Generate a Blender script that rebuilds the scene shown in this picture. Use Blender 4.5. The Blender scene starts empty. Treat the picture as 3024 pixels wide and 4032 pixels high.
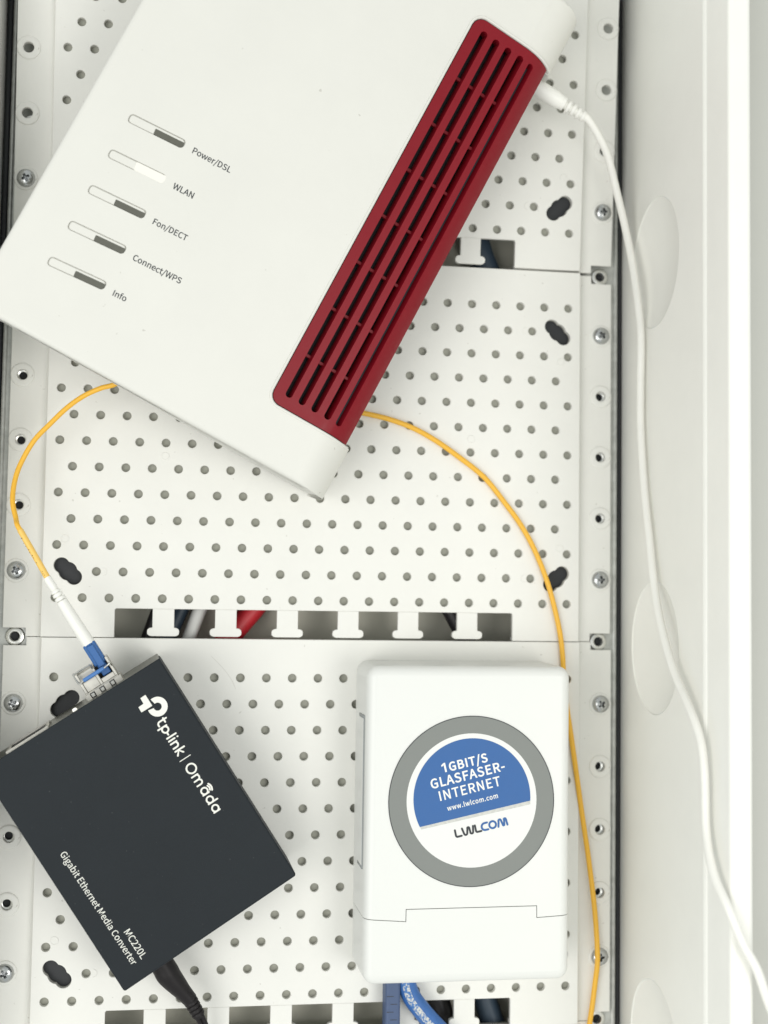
import bpy, bmesh, math, random
from mathutils import Matrix, Vector
random.seed(7)
MM = 0.001
S = bpy.context.scene
COL = S.collection

# ------------------------------------------------------------------ camera
cam_d = bpy.data.cameras.new('camera'); cam = bpy.data.objects.new('camera', cam_d); COL.objects.link(cam)
cam_d.sensor_fit = 'HORIZONTAL'; cam_d.sensor_width = 36.0; cam_d.lens = 5200/3024*36.0
cam_d.clip_start = 0.01; cam_d.clip_end = 20.0
RX = (0.9884099467911378, 0.014297774963708912, 0.15113355257991284)
RY = (0.023601555679699248, -0.9979225286992737, -0.05994658692490389)
RZ = (0.14996247415215647, 0.06281878974904039, -0.9866940032252286)
m = Matrix.Identity(4)
for i in range(3):
    m[i][0] = RX[i]; m[i][1] = -RY[i]; m[i][2] = -RZ[i]
m.translation = Vector((-52.6856, -57.4025, 513.6115))*MM
cam.matrix_world = m
cam_d.dof.use_dof = True; cam_d.dof.focus_distance = 0.486; cam_d.dof.aperture_fstop = 9.0
S.camera = cam

# ------------------------------------------------------------------ world, lamps, exposure
w = bpy.data.worlds.new('World'); S.world = w; w.use_nodes = True
bg = w.node_tree.nodes['Background']; bg.inputs[0].default_value = (0.93, 0.97, 0.95, 1); bg.inputs[1].default_value = 0.70
def area(name, loc, target, size, power, col):
    d = bpy.data.lights.new(name, 'AREA'); d.shape = 'DISK'; d.size = size; d.energy = power; d.color = col
    o = bpy.data.objects.new(name, d); COL.objects.link(o); o.location = Vector(loc)*MM
    o.rotation_euler = (Vector(target)-Vector(loc)).to_track_quat('-Z', 'Y').to_euler()
    return o
area('ceiling_lamp', (420, -260, 1050), (20, -60, 0), 0.5, 3.2, (1.0, 0.985, 0.945))
area('room_lamp', (-740, -330, 1120), (40, -40, 0), 0.9, 7.4, (1.0, 0.985, 0.95))
S.view_settings.view_transform = 'Standard'; S.view_settings.look = 'None'
S.view_settings.exposure = 0.07; S.view_settings.gamma = 1.0; S.view_settings.use_curve_mapping = False

# ------------------------------------------------------------------ materials
def mat(name, col, rough=0.5, metal=0.0, spec=0.5, noise=0.0, nscale=400, bump=0.0, bscale=2500, speck=None, smudge=0.0, emit=None, estr=0, coat=0.0):
    M = bpy.data.materials.new(name); M.use_nodes = True
    nt = M.node_tree; p = nt.nodes['Principled BSDF']
    p.inputs['Base Color'].default_value = (*col, 1); p.inputs['Roughness'].default_value = rough
    p.inputs['Metallic'].default_value = metal; p.inputs['Specular IOR Level'].default_value = spec
    p.inputs['Coat Weight'].default_value = coat
    tc = nt.nodes.new('ShaderNodeTexCoord')
    if noise:
        n = nt.nodes.new('ShaderNodeTexNoise'); n.inputs['Scale'].default_value = nscale; n.inputs['Detail'].default_value = 6
        nt.links.new(tc.outputs['Object'], n.inputs['Vector'])
        mr = nt.nodes.new('ShaderNodeMapRange'); mr.inputs[3].default_value = 1-noise; mr.inputs[4].default_value = 1+noise
        mx = nt.nodes.new('ShaderNodeMix'); mx.data_type = 'RGBA'; mx.blend_type = 'MULTIPLY'; mx.inputs[0].default_value = 1
        nt.links.new(n.outputs['Fac'], mr.inputs[0]); mx.inputs[6].default_value = (*col, 1)
        nt.links.new(mr.outputs[0], mx.inputs[7]); nt.links.new(mx.outputs[2], p.inputs['Base Color'])
        r2 = nt.nodes.new('ShaderNodeMapRange'); r2.inputs[3].default_value = max(0, rough-0.08); r2.inputs[4].default_value = min(1, rough+0.1)
        nt.links.new(n.outputs['Fac'], r2.inputs[0]); nt.links.new(r2.outputs[0], p.inputs['Roughness'])
    src = mx.outputs[2] if noise else None
    if noise and smudge:
        n4 = nt.nodes.new('ShaderNodeTexNoise'); n4.inputs['Scale'].default_value = 22; n4.inputs['Detail'].default_value = 8; n4.inputs['Roughness'].default_value = 0.7
        nt.links.new(tc.outputs['Object'], n4.inputs['Vector'])
        r4 = nt.nodes.new('ShaderNodeMapRange'); r4.inputs[1].default_value = 0.3; r4.inputs[2].default_value = 0.7; r4.inputs[3].default_value = 1-smudge; r4.inputs[4].default_value = 1+smudge*.4
        m4 = nt.nodes.new('ShaderNodeMix'); m4.data_type = 'RGBA'; m4.blend_type = 'MULTIPLY'; m4.inputs[0].default_value = 1
        nt.links.new(n4.outputs['Fac'], r4.inputs[0]); nt.links.new(src, m4.inputs[6]); nt.links.new(r4.outputs[0], m4.inputs[7]); src = m4.outputs[2]
    if noise and speck:
        n3 = nt.nodes.new('ShaderNodeTexNoise'); n3.inputs['Scale'].default_value = speck[0]; n3.inputs['Detail'].default_value = 2
        nt.links.new(tc.outputs['Object'], n3.inputs['Vector'])
        r3 = nt.nodes.new('ShaderNodeMapRange'); r3.inputs[1].default_value = speck[1]; r3.inputs[2].default_value = speck[1]+0.03; r3.inputs[4].default_value = speck[3]
        m3 = nt.nodes.new('ShaderNodeMix'); m3.data_type = 'RGBA'; m3.inputs[7].default_value = (*speck[2], 1)
        nt.links.new(n3.outputs['Fac'], r3.inputs[0]); nt.links.new(r3.outputs[0], m3.inputs[0]); nt.links.new(src, m3.inputs[6]); src = m3.outputs[2]
    if src: nt.links.new(src, p.inputs['Base Color'])
    if bump:
        b = nt.nodes.new('ShaderNodeBump'); b.inputs['Strength'].default_value = bump; b.inputs['Distance'].default_value = 0.0002
        n2 = nt.nodes.new('ShaderNodeTexNoise'); n2.inputs['Scale'].default_value = bscale; n2.inputs['Detail'].default_value = 3
        nt.links.new(tc.outputs['Object'], n2.inputs['Vector']); nt.links.new(n2.outputs['Fac'], b.inputs['Height']); nt.links.new(b.outputs[0], p.inputs['Normal'])
    if emit:
        p.inputs['Emission Color'].default_value = (*emit, 1); p.inputs['Emission Strength'].default_value = estr
    return M
WP = mat('panel_plastic', (0.80, 0.793, 0.752), 0.42, noise=0.02, nscale=60, bump=0.12, bscale=1800, speck=(420, 0.735, (0.45, 0.43, 0.38), 0.5), smudge=0.03)
WR = mat('router_plastic', (0.725, 0.718, 0.672), 0.48, noise=0.015, nscale=40, bump=0.10, bscale=3000, speck=(300, 0.745, (0.4, 0.38, 0.33), 0.5), smudge=0.025)
WB = mat('wall_box_plastic', (0.745, 0.752, 0.726), 0.40, noise=0.01, nscale=40, bump=0.08, bscale=2600)
WC = mat('cabinet_enamel', (0.89, 0.885, 0.835), 0.38, noise=0.015, nscale=30, bump=0.12, bscale=700, smudge=0.03)
WCORD = mat('white_cord', (0.88, 0.87, 0.82), 0.45, noise=0.03, nscale=200)
WPLUG = mat('white_plug', (0.85, 0.845, 0.80), 0.42)
BACK = mat('grey_foil', (0.37, 0.37, 0.32), 0.6, noise=0.15, nscale=150)
CAV = mat('cavity_wall', (0.60, 0.59, 0.505), 0.7, noise=0.12, nscale=50)
GALV = mat('galvanised', (0.50, 0.51, 0.49), 0.42, metal=0.6, noise=0.4, nscale=260, bump=0.5, bscale=500)
STEEL = mat('screw_steel', (0.50, 0.51, 0.51), 0.24, metal=1.0, noise=0.12, nscale=700)
STEELD = mat('screw_recess', (0.34, 0.35, 0.36), 0.3, metal=1.0)
NUT = mat('nut_steel', (0.66, 0.66, 0.63), 0.28, metal=1.0, noise=0.1, nscale=500)
RED = mat('red_plastic', (0.215, 0.005, 0.0125), 0.36, spec=0.26, noise=0.04, nscale=300, bump=0.10, bscale=3500)
DARK = mat('black_inside', (0.012, 0.011, 0.012), 0.6)
DARKS = mat('shade_black', (0.022, 0.024, 0.027), 0.6)  # near-black standing in for shade behind openings and in gaps
SLATE = mat('grey_strip', (0.022, 0.032, 0.038), 0.6, spec=0.2)
LEDOFF = mat('led_window', (0.105, 0.105, 0.085), 0.4, noise=0.12, nscale=400)
LEDON = mat('led_lit', (0.78, 0.765, 0.71), 0.4, emit=(1.0, 0.96, 0.87), estr=0.07)
INK = mat('dark_ink', (0.03, 0.035, 0.04), 0.6)
SHELLB = mat('router_base', (0.66, 0.655, 0.62), 0.5)
FOOT = mat('rubber_foot', (0.30, 0.32, 0.32), 0.5)
CONV = mat('converter_paint', (0.0145, 0.019, 0.0232), 0.55, spec=0.22, noise=0.22, nscale=2600, bump=0.22, bscale=3200, speck=(700, 0.735, (0.25, 0.245, 0.225), 0.10), smudge=0.12)
CONVF = mat('converter_front', (0.13, 0.13, 0.105), 0.32, metal=0.85, noise=0.12, nscale=160)
LOGO = mat('white_print', (0.80, 0.80, 0.74), 0.5)
SFPM = mat('sfp_metal', (0.60, 0.585, 0.54), 0.34, metal=0.9, noise=0.12, nscale=350)
BLUE = mat('lc_blue', (0.035, 0.13, 0.36), 0.38, noise=0.06, nscale=500)
BLUEL = mat('latch_blue', (0.07, 0.20, 0.50), 0.38)
YEL = mat('yellow_cord', (0.86, 0.47, 0.04), 0.42, noise=0.04, nscale=300)
YELT = mat('yellow_sleeve', (0.86, 0.55, 0.13), 0.4)
BLK = mat('black_rubber', (0.010, 0.008, 0.009), 0.48, spec=0.3)
RING = mat('ring_grey', (0.205, 0.218, 0.205), 0.5, noise=0.05, nscale=300)
LBL = mat('label_white', (0.765, 0.77, 0.75), 0.45)
LBLUE = mat('label_blue', (0.046, 0.135, 0.355), 0.5, spec=0.25, noise=0.04, nscale=200)
LSTRIP = mat('label_silver', (0.55, 0.55, 0.52), 0.4, noise=0.25, nscale=900)
BOOTB = mat('boot_blue_grey', (0.06, 0.095, 0.19), 0.5, noise=0.1, nscale=500)
BCORD = mat('blue_cord', (0.035, 0.13, 0.38), 0.4, noise=0.15, nscale=700)
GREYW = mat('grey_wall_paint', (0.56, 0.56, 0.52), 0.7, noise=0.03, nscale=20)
CWHITE = mat('cable_white', (0.62, 0.62, 0.60), 0.45)
CRED = mat('cable_red', (0.50, 0.02, 0.03), 0.45)
CBLK = mat('cable_black', (0.018, 0.016, 0.018), 0.5)
CNAVY = mat('cable_navy', (0.03, 0.05, 0.075), 0.5)
# mottled blue and whitish band of the blue cable
MOT = mat('mottled_band', (0.5, 0.5, 0.5), 0.35)
nt = MOT.node_tree; tc = nt.nodes.new('ShaderNodeTexCoord'); nz = nt.nodes.new('ShaderNodeTexNoise'); nz.inputs['Scale'].default_value = 1100; nz.inputs['Detail'].default_value = 4
cr = nt.nodes.new('ShaderNodeValToRGB'); cr.color_ramp.elements[0].position = 0.44; cr.color_ramp.elements[0].color = (0.06, 0.18, 0.45, 1); cr.color_ramp.elements[1].position = 0.56; cr.color_ramp.elements[1].color = (0.62, 0.62, 0.58, 1)
nt.links.new(tc.outputs['Object'], nz.inputs['Vector']); nt.links.new(nz.outputs['Fac'], cr.inputs[0]); nt.links.new(cr.outputs[0], nt.nodes['Principled BSDF'].inputs['Base Color'])

# ------------------------------------------------------------------ helpers (all lengths in mm)
def finish(me, smooth=True, ang=35):
    if smooth and len(me.polygons):
        me.polygons.foreach_set('use_smooth', [True]*len(me.polygons)); me.set_sharp_from_angle(angle=math.radians(ang))
        me.polygons.foreach_set('use_smooth', [abs(p.normal.z) < 0.9995 and len(p.vertices) <= 4 for p in me.polygons])
    me.update()
def mesh(name, V, F, mt, parent=None, loc=None, smooth=True, ang=35):
    me = bpy.data.meshes.new(name); me.from_pydata([(a*MM, b*MM, c*MM) for a, b, c in V], [], F)
    bm = bmesh.new(); bm.from_mesh(me); bmesh.ops.recalc_face_normals(bm, faces=bm.faces); bm.to_mesh(me); bm.free()
    me.update(); finish(me, smooth, ang); me.materials.append(mt)
    return link(name, me, parent, loc)
def link(name, me, parent=None, loc=None):
    o = bpy.data.objects.new(name, me); COL.objects.link(o)
    if parent: o.parent = parent
    if loc: o.location = Vector(loc)*MM
    return o
def empty(name, M4=None, loc=(0, 0, 0)):
    o = bpy.data.objects.new(name, None); COL.objects.link(o); o.empty_display_size = 0.01
    if M4 is not None: o.matrix_world = M4
    else: o.location = Vector(loc)*MM
    return o
def tag(o, label=None, cat=None, group=None, kind=None):
    if label: o['label'] = label
    if cat: o['category'] = cat
    if group: o['group'] = group
    if kind: o['kind'] = kind
    return o
def frame(R, o):
    M4 = Matrix.Identity(4)
    for i in range(3):
        for j in range(3): M4[i][j] = R[i][j]
    M4.translation = Vector(o)*MM
    return M4
def merge(*parts):
    V, F = [], []
    for v, f in parts:
        n = len(V); V += list(v); F += [tuple(i+n for i in q) for q in f]
    return V, F
def xf(part, fn): return [fn(*p) for p in part[0]], part[1]
def box(x0, x1, y0, y1, z0, z1, b=0.0):
    if b <= 0:
        V = [(x, y, z) for z in (z0, z1) for x, y in ((x0, y0), (x1, y0), (x1, y1), (x0, y1))]
        return V, [(0, 3, 2, 1), (4, 5, 6, 7), (0, 1, 5, 4), (1, 2, 6, 5), (2, 3, 7, 6), (3, 0, 4, 7)]
    b = min(b, (x1-x0)*.45, (y1-y0)*.45, (z1-z0)*.45)
    cx, cy = (x0+x1)/2, (y0+y1)/2; w_, h_ = x1-x0, y1-y0
    return loft([(rr(cx, cy, w_-2*b, h_-2*b, b*.5, 2), z0), (rr(cx, cy, w_, h_, b, 2), z0+b), (rr(cx, cy, w_, h_, b, 2), z1-b), (rr(cx, cy, w_-2*b, h_-2*b, b*.5, 2), z1)])
def rr(cx, cy, w_, h_, r, n=5):
    r = max(0.01, min(r, w_/2-0.001, h_/2-0.001)); P = []
    for sx, sy, a0 in ((1, 1, 0), (-1, 1, 90), (-1, -1, 180), (1, -1, 270)):
        for k in range(n+1):
            a = math.radians(a0+90*k/n)
            P.append((cx+sx*(w_/2-r)+r*math.cos(a), cy+sy*(h_/2-r)+r*math.sin(a)))
    return P
def loft(rings, cap0=True, cap1=True):
    n = len(rings[0][0]); V, F = [], []
    for P, z in rings: V += [(x, y, z) for x, y in P]
    for k in range(len(rings)-1):
        for i in range(n):
            j = (i+1) % n; F.append((k*n+i, k*n+j, (k+1)*n+j, (k+1)*n+i))
    if cap0: F.append(tuple(range(n-1, -1, -1)))
    if cap1: F.append(tuple((len(rings)-1)*n+i for i in range(n)))
    return V, F
def rbox(cx, cy, w_, h_, z0, z1, rc, fil, draft=0.0, n=6):
    R = [(rr(cx, cy, w_+2*draft, h_+2*draft, rc+draft, n), z0)]
    for k in range(n+1):
        a = math.radians(90*k/n); ins = fil*(1-math.cos(a)); z = z1-fil+fil*math.sin(a)
        R.append((rr(cx, cy, w_-2*ins, h_-2*ins, max(rc-ins, 0.3), n), z))
    return loft(R)
def lathe(prof, n=24, c=(0, 0, 0), closed=False):
    V, F = [], []
    for r, z in prof:
        for i in range(n):
            a = 2*math.pi*i/n; V.append((c[0]+r*math.cos(a), c[1]+r*math.sin(a), c[2]+z))
    m_ = len(prof)
    for k in range(m_-1 if not closed else m_):
        k2 = (k+1) % m_
        for i in range(n):
            j = (i+1) % n; F.append((k*n+i, k*n+j, k2*n+j, k2*n+i))
    if not closed:
        F.append(tuple(range(n-1, -1, -1))); F.append(tuple((m_-1)*n+i for i in range(n)))
    return V, F
def smooth_path(P, sub=6):
    P = [Vector(p) for p in P]; out = []
    for i in range(len(P)-1):
        p0 = P[max(i-1, 0)]; p1 = P[i]; p2 = P[i+1]; p3 = P[min(i+2, len(P)-1)]
        for k in range(sub):
            t = k/sub
            out.append(0.5*((2*p1)+(p2-p0)*t+(2*p0-5*p1+4*p2-p3)*t*t+(3*p1-p0-3*p2+p3)*t**3))
    out.append(P[-1]); return out
def tube(P, rad, n=12, sx=1.0, sz=1.0):
    P = [Vector(p) for p in P]; V, F = [], []; up = None
    for i, p in enumerate(P):
        t = (P[min(i+1, len(P)-1)]-P[max(i-1, 0)]).normalized()
        if up is None:
            up = Vector((0, 0, 1)) if abs(t.z) < 0.9 else Vector((1, 0, 0))
        side = t.cross(up).normalized(); upn = side.cross(t).normalized(); up = upn
        r = rad[i] if isinstance(rad, (list, tuple)) else rad
        for k in range(n):
            a = 2*math.pi*k/n; q = p+side*(r*sx*math.cos(a))+upn*(r*sz*math.sin(a)); V.append(tuple(q))
    for i in range(len(P)-1):
        for k in range(n):
            j = (k+1) % n; F.append((i*n+k, i*n+j, (i+1)*n+j, (i+1)*n+k))
    F.append(tuple(range(n-1, -1, -1))); F.append(tuple((len(P)-1)*n+k for k in range(n)))
    return V, F
def strokes(polys, wd, z0=0.0, flat=0.08):
    parts = []
    for pl in polys:
        p = tube([(x, y, 0) for x, y in pl], wd/2, 8)
        parts.append(p)
        for e in (pl[0], pl[-1]): parts.append(lathe([(0.001, -wd/2), (wd*.35, -wd*.35), (wd/2, 0), (wd*.35, wd*.35), (0.001, wd/2)], 8, (e[0], e[1], 0)))
    V, F = merge(*parts)
    return [(x, y, z0+z*flat) for x, y, z in V], F
def arc(cx, cy, r, a0, a1, n=14):
    return [(cx+r*math.cos(math.radians(a0+(a1-a0)*k/n)), cy+r*math.sin(math.radians(a0+(a1-a0)*k/n))) for k in range(n+1)]
def curve_mesh(name, outlines, z0, z1, bevel=0.0, res=2):
    cu = bpy.data.curves.new(name, 'CURVE'); cu.dimensions = '2D'; cu.fill_mode = 'BOTH'
    for ol in outlines:
        sp = cu.splines.new('POLY'); sp.points.add(len(ol)-1); sp.use_cyclic_u = True
        for p, q in zip(sp.points, ol): p.co = (q[0], q[1], 0, 1)
    h = (z1-z0)/2
    if h > 0:
        cu.extrude = max(h-bevel, 0.0001); cu.bevel_depth = bevel; cu.bevel_resolution = res; cu.offset = -bevel
    o = bpy.data.objects.new(name, cu); COL.objects.link(o)
    dg = bpy.context.evaluated_depsgraph_get(); me = bpy.data.meshes.new_from_object(o.evaluated_get(dg))
    bpy.data.objects.remove(o); bpy.data.curves.remove(cu)
    for v in me.vertices: v.co = Vector((v.co.x, v.co.y, v.co.z+(z0+z1)/2))*MM
    bm = bmesh.new(); bm.from_mesh(me); bmesh.ops.remove_doubles(bm, verts=bm.verts, dist=1e-7)
    if h > 0: bmesh.ops.recalc_face_normals(bm, faces=bm.faces)
    bm.to_mesh(me); bm.free()
    return me
def plate(name, outlines, z0, z1, mt, parent=None, bevel=0.0, loc=None, ang=35):
    me = curve_mesh(name, outlines, z0, z1, bevel); me.name = name; me.materials.clear(); me.materials.append(mt); finish(me, h_smooth(z0, z1), ang)
    return link(name, me, parent, loc)
def h_smooth(z0, z1): return z1 > z0
def circ(cx, cy, r, n=16): return [(cx+r*math.cos(2*math.pi*k/n), cy+r*math.sin(2*math.pi*k/n)) for k in range(n)]
import os
def font(fn):
    try:
        p = os.path.join(bpy.utils.system_resource('DATAFILES'), 'fonts', fn)
        return bpy.data.fonts.load(p) if os.path.exists(p) else None
    except Exception: return None
FONT = font('Noto Sans CJK Regular.woff2')
def text(name, s, width, M4, mt, parent, bold=0.0, cap=None, spacing=1.0):
    """flat print; M4 (mm matrix in parent space) puts the lower-left corner of the letters"""
    cu = bpy.data.curves.new(name, 'FONT'); cu.body = s; cu.size = 10
    if FONT: cu.font = FONT
    cu.offset = bold; cu.space_character = spacing; cu.resolution_u = 4
    o = bpy.data.objects.new(name, cu); COL.objects.link(o)
    dg = bpy.context.evaluated_depsgraph_get(); me = bpy.data.meshes.new_from_object(o.evaluated_get(dg))
    bpy.data.objects.remove(o); bpy.data.curves.remove(cu)
    xs = [v.co.x for v in me.vertices]; x0, x1 = min(xs), max(xs)
    kx = width/(x1-x0); ky = kx if cap is None else cap/(max(v.co.y for v in me.vertices if True))
    for v in me.vertices:
        v.co = (M4 @ Vector(((v.co.x-x0)*kx, v.co.y*ky, 0)))*MM
    me.materials.clear(); me.materials.append(mt); me.name = name
    return link(name, me, parent)
def T(x, y, z, deg=0.0): return Matrix.Translation((x, y, z)) @ Matrix.Rotation(math.radians(deg), 4, 'Z')
def boolean(V1, V2, op='DIFFERENCE'):
    objs = []
    for V, F in (V1, V2):
        me = bpy.data.meshes.new('t'); me.from_pydata(V, [], F); bm = bmesh.new(); bm.from_mesh(me); bmesh.ops.recalc_face_normals(bm, faces=bm.faces); bm.to_mesh(me); bm.free()
        o = bpy.data.objects.new('t', me); COL.objects.link(o); objs.append(o)
    md = objs[0].modifiers.new('b', 'BOOLEAN'); md.operation = op; md.object = objs[1]; md.solver = 'EXACT'
    dg = bpy.context.evaluated_depsgraph_get(); me = bpy.data.meshes.new_from_object(objs[0].evaluated_get(dg))
    V = [tuple(v.co) for v in me.vertices]; F = [tuple(p.vertices) for p in me.polygons]
    for o in objs: bpy.data.objects.remove(o)
    return V, F
def prism(P, z0, z1):
    n = len(P); V = [(x, y, z0) for x, y in P]+[(x, y, z1) for x, y in P]
    return V, [tuple(range(n-1, -1, -1)), tuple(range(n, 2*n))]+[(i, (i+1) % n, n+(i+1) % n, n+i) for i in range(n)]
def copy_tree(o, parent=None):
    c = o.copy(); COL.objects.link(c); c.parent = parent
    for ch in list(o.children): copy_tree(ch, c)
    return c

# ================================================================== THE CABINET
cabinet = tag(empty('cabinet'), 'cream enamelled wall cabinet whose right side has round dished knockouts', 'cabinet')
mesh('back_wall', *box(-126, 126, -300, 300, -23, -20.5), CAV, cabinet)
KY = (73, -76, -226, 223)
def side_wall(sgn):
    top_ = 77 if sgn > 0 else 30
    ol = [[(-300, -21), (300, -21), (300, top_), (-300, top_)]]+([circ(y, 28.8, 25.3, 56) for y in KY] if sgn > 0 else [])
    me = curve_mesh('side_wall', ol, 0, 1.6, 0.25, 2); me.materials.clear(); me.materials.append(WC); finish(me)
    for v in me.vertices:
        a, b, c = v.co; v.co = ((126*MM+c if sgn > 0 else -126*MM-c), a, b)
    if sgn < 0: me.flip_normals()
    o = link('side_wall', me, cabinet)
    for y in (KY if sgn > 0 else ()):
        prof = [(25.25, 0.1), (25.1, 0.35)]+[(r_, 0.35+4.4*(1-(r_/25.0)**2)) for r_ in (24.6, 23.5, 22, 20, 17.5, 15, 12, 9, 6, 3, 0.01)]
        V, F = lathe(prof, 56)
        V = [((126+z)*sgn if sgn > 0 else -126-z, y+a, 28.8+b) for a, b, z in V]
        F = F[:-2]
        mesh('knockout', V, F, WC, o, ang=60)
side_wall(1); side_wall(-1)
# the frame lip above the wall: a small step, a rolled edge, an upright face and a front flange
def lip(sgn):
    P = [(126.0, 77.2), (126.35, 77.9), (126.9, 78.2), (127.0, 79), (127.0, 95.5), (127.2, 96.4), (127.9, 96.9), (128.8, 97), (133.6, 97), (134.5, 96.8), (135.0, 96.2), (135.1, 95), (135.1, 60), (127.7, 60), (127.7, 77.1)]
    n = len(P); V = [(sgn*x, y, z) for y in (-300, 300) for x, z in P]
    F = [(i, (i+1) % n, n+(i+1) % n, n+i) for i in range(n)]+[tuple(range(n)), tuple(range(2*n-1, n-1, -1))]
    mesh('frame_lip', V, F, WC, cabinet, ang=50)
lip(1)
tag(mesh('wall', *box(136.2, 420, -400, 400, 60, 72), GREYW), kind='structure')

for sg in (1, -1):
    mesh('gap_shade_strip', *tube([(sg*124.4, -299, -10.0), (sg*124.4, 299, -10.0)], 1.45, 10), DARKS, cabinet)  # added black strip so the gap beside the rail reads as deep shade
# ------------------------------------------------------------------ mounting rails
def rail(sgn, label):
    r = tag(empty('mounting_rail'), label, 'rail', 'mounting rails')
    X0, X1 = 107.5, 122.6
    ys = [y+75*0 for y in range(-225, 230, 25)]
    ol = [[(X0, -295), (X1, -295), (X1, 295), (X0, 295)]]+[circ(115, y, 1.75, 16) for y in ys]
    me = curve_mesh('strip', ol, -8.0, -6.6, 0.25, 2); me.materials.clear(); me.materials.append(GALV); finish(me)
    if sgn < 0:
        for v in me.vertices: v.co.x *= -1
        me.flip_normals()
    link('strip', me, r)
    mesh('rail_shade_block', *box(min(sgn*108, sgn*122.3), max(sgn*108, sgn*122.3), -295, 295, -19, -8.3), DARKS, r)  # dark block added behind the rail so its holes look black
    # folded edge of the strip
    V, F = tube([(sgn*122.0, -295, -6.9), (sgn*122.0, -150, -6.8), (sgn*122.05, 0, -6.9), (sgn*122.0, 150, -6.8), (sgn*122.0, 295, -6.9)], 0.95, 10)
    mesh('folded_edge', V, F, GALV, r)
    for y in (-225, -75, 75):
        V, F = lathe([(1.75, -1.5), (1.75, 0.9), (2.0, 1.15), (2.5, 1.2), (3.3, 0.9), (3.6, 0.35), (3.7, -0.2), (3.7, -1.5)], 28, closed=True)
        mesh('nut', V, F, NUT, r, (sgn*115, y, -6.5))
    for y in range(-200, 201, 25):
        if y % 75 == 0 and (y//75) % 2: continue
        V, F = lathe([(1.55, -1.2), (1.55, 0.0), (2.3, 0.25), (2.4, -0.3)], 20, closed=True)
        mesh('threaded_insert', V, F, NUT, r, (sgn*115, y, -6.5))
    return r
rail(1, 'galvanised mounting rail at the right edge, beside the dished cabinet wall')
rail(-1, 'galvanised mounting rail at the left edge, beside the grey media converter')

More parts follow.
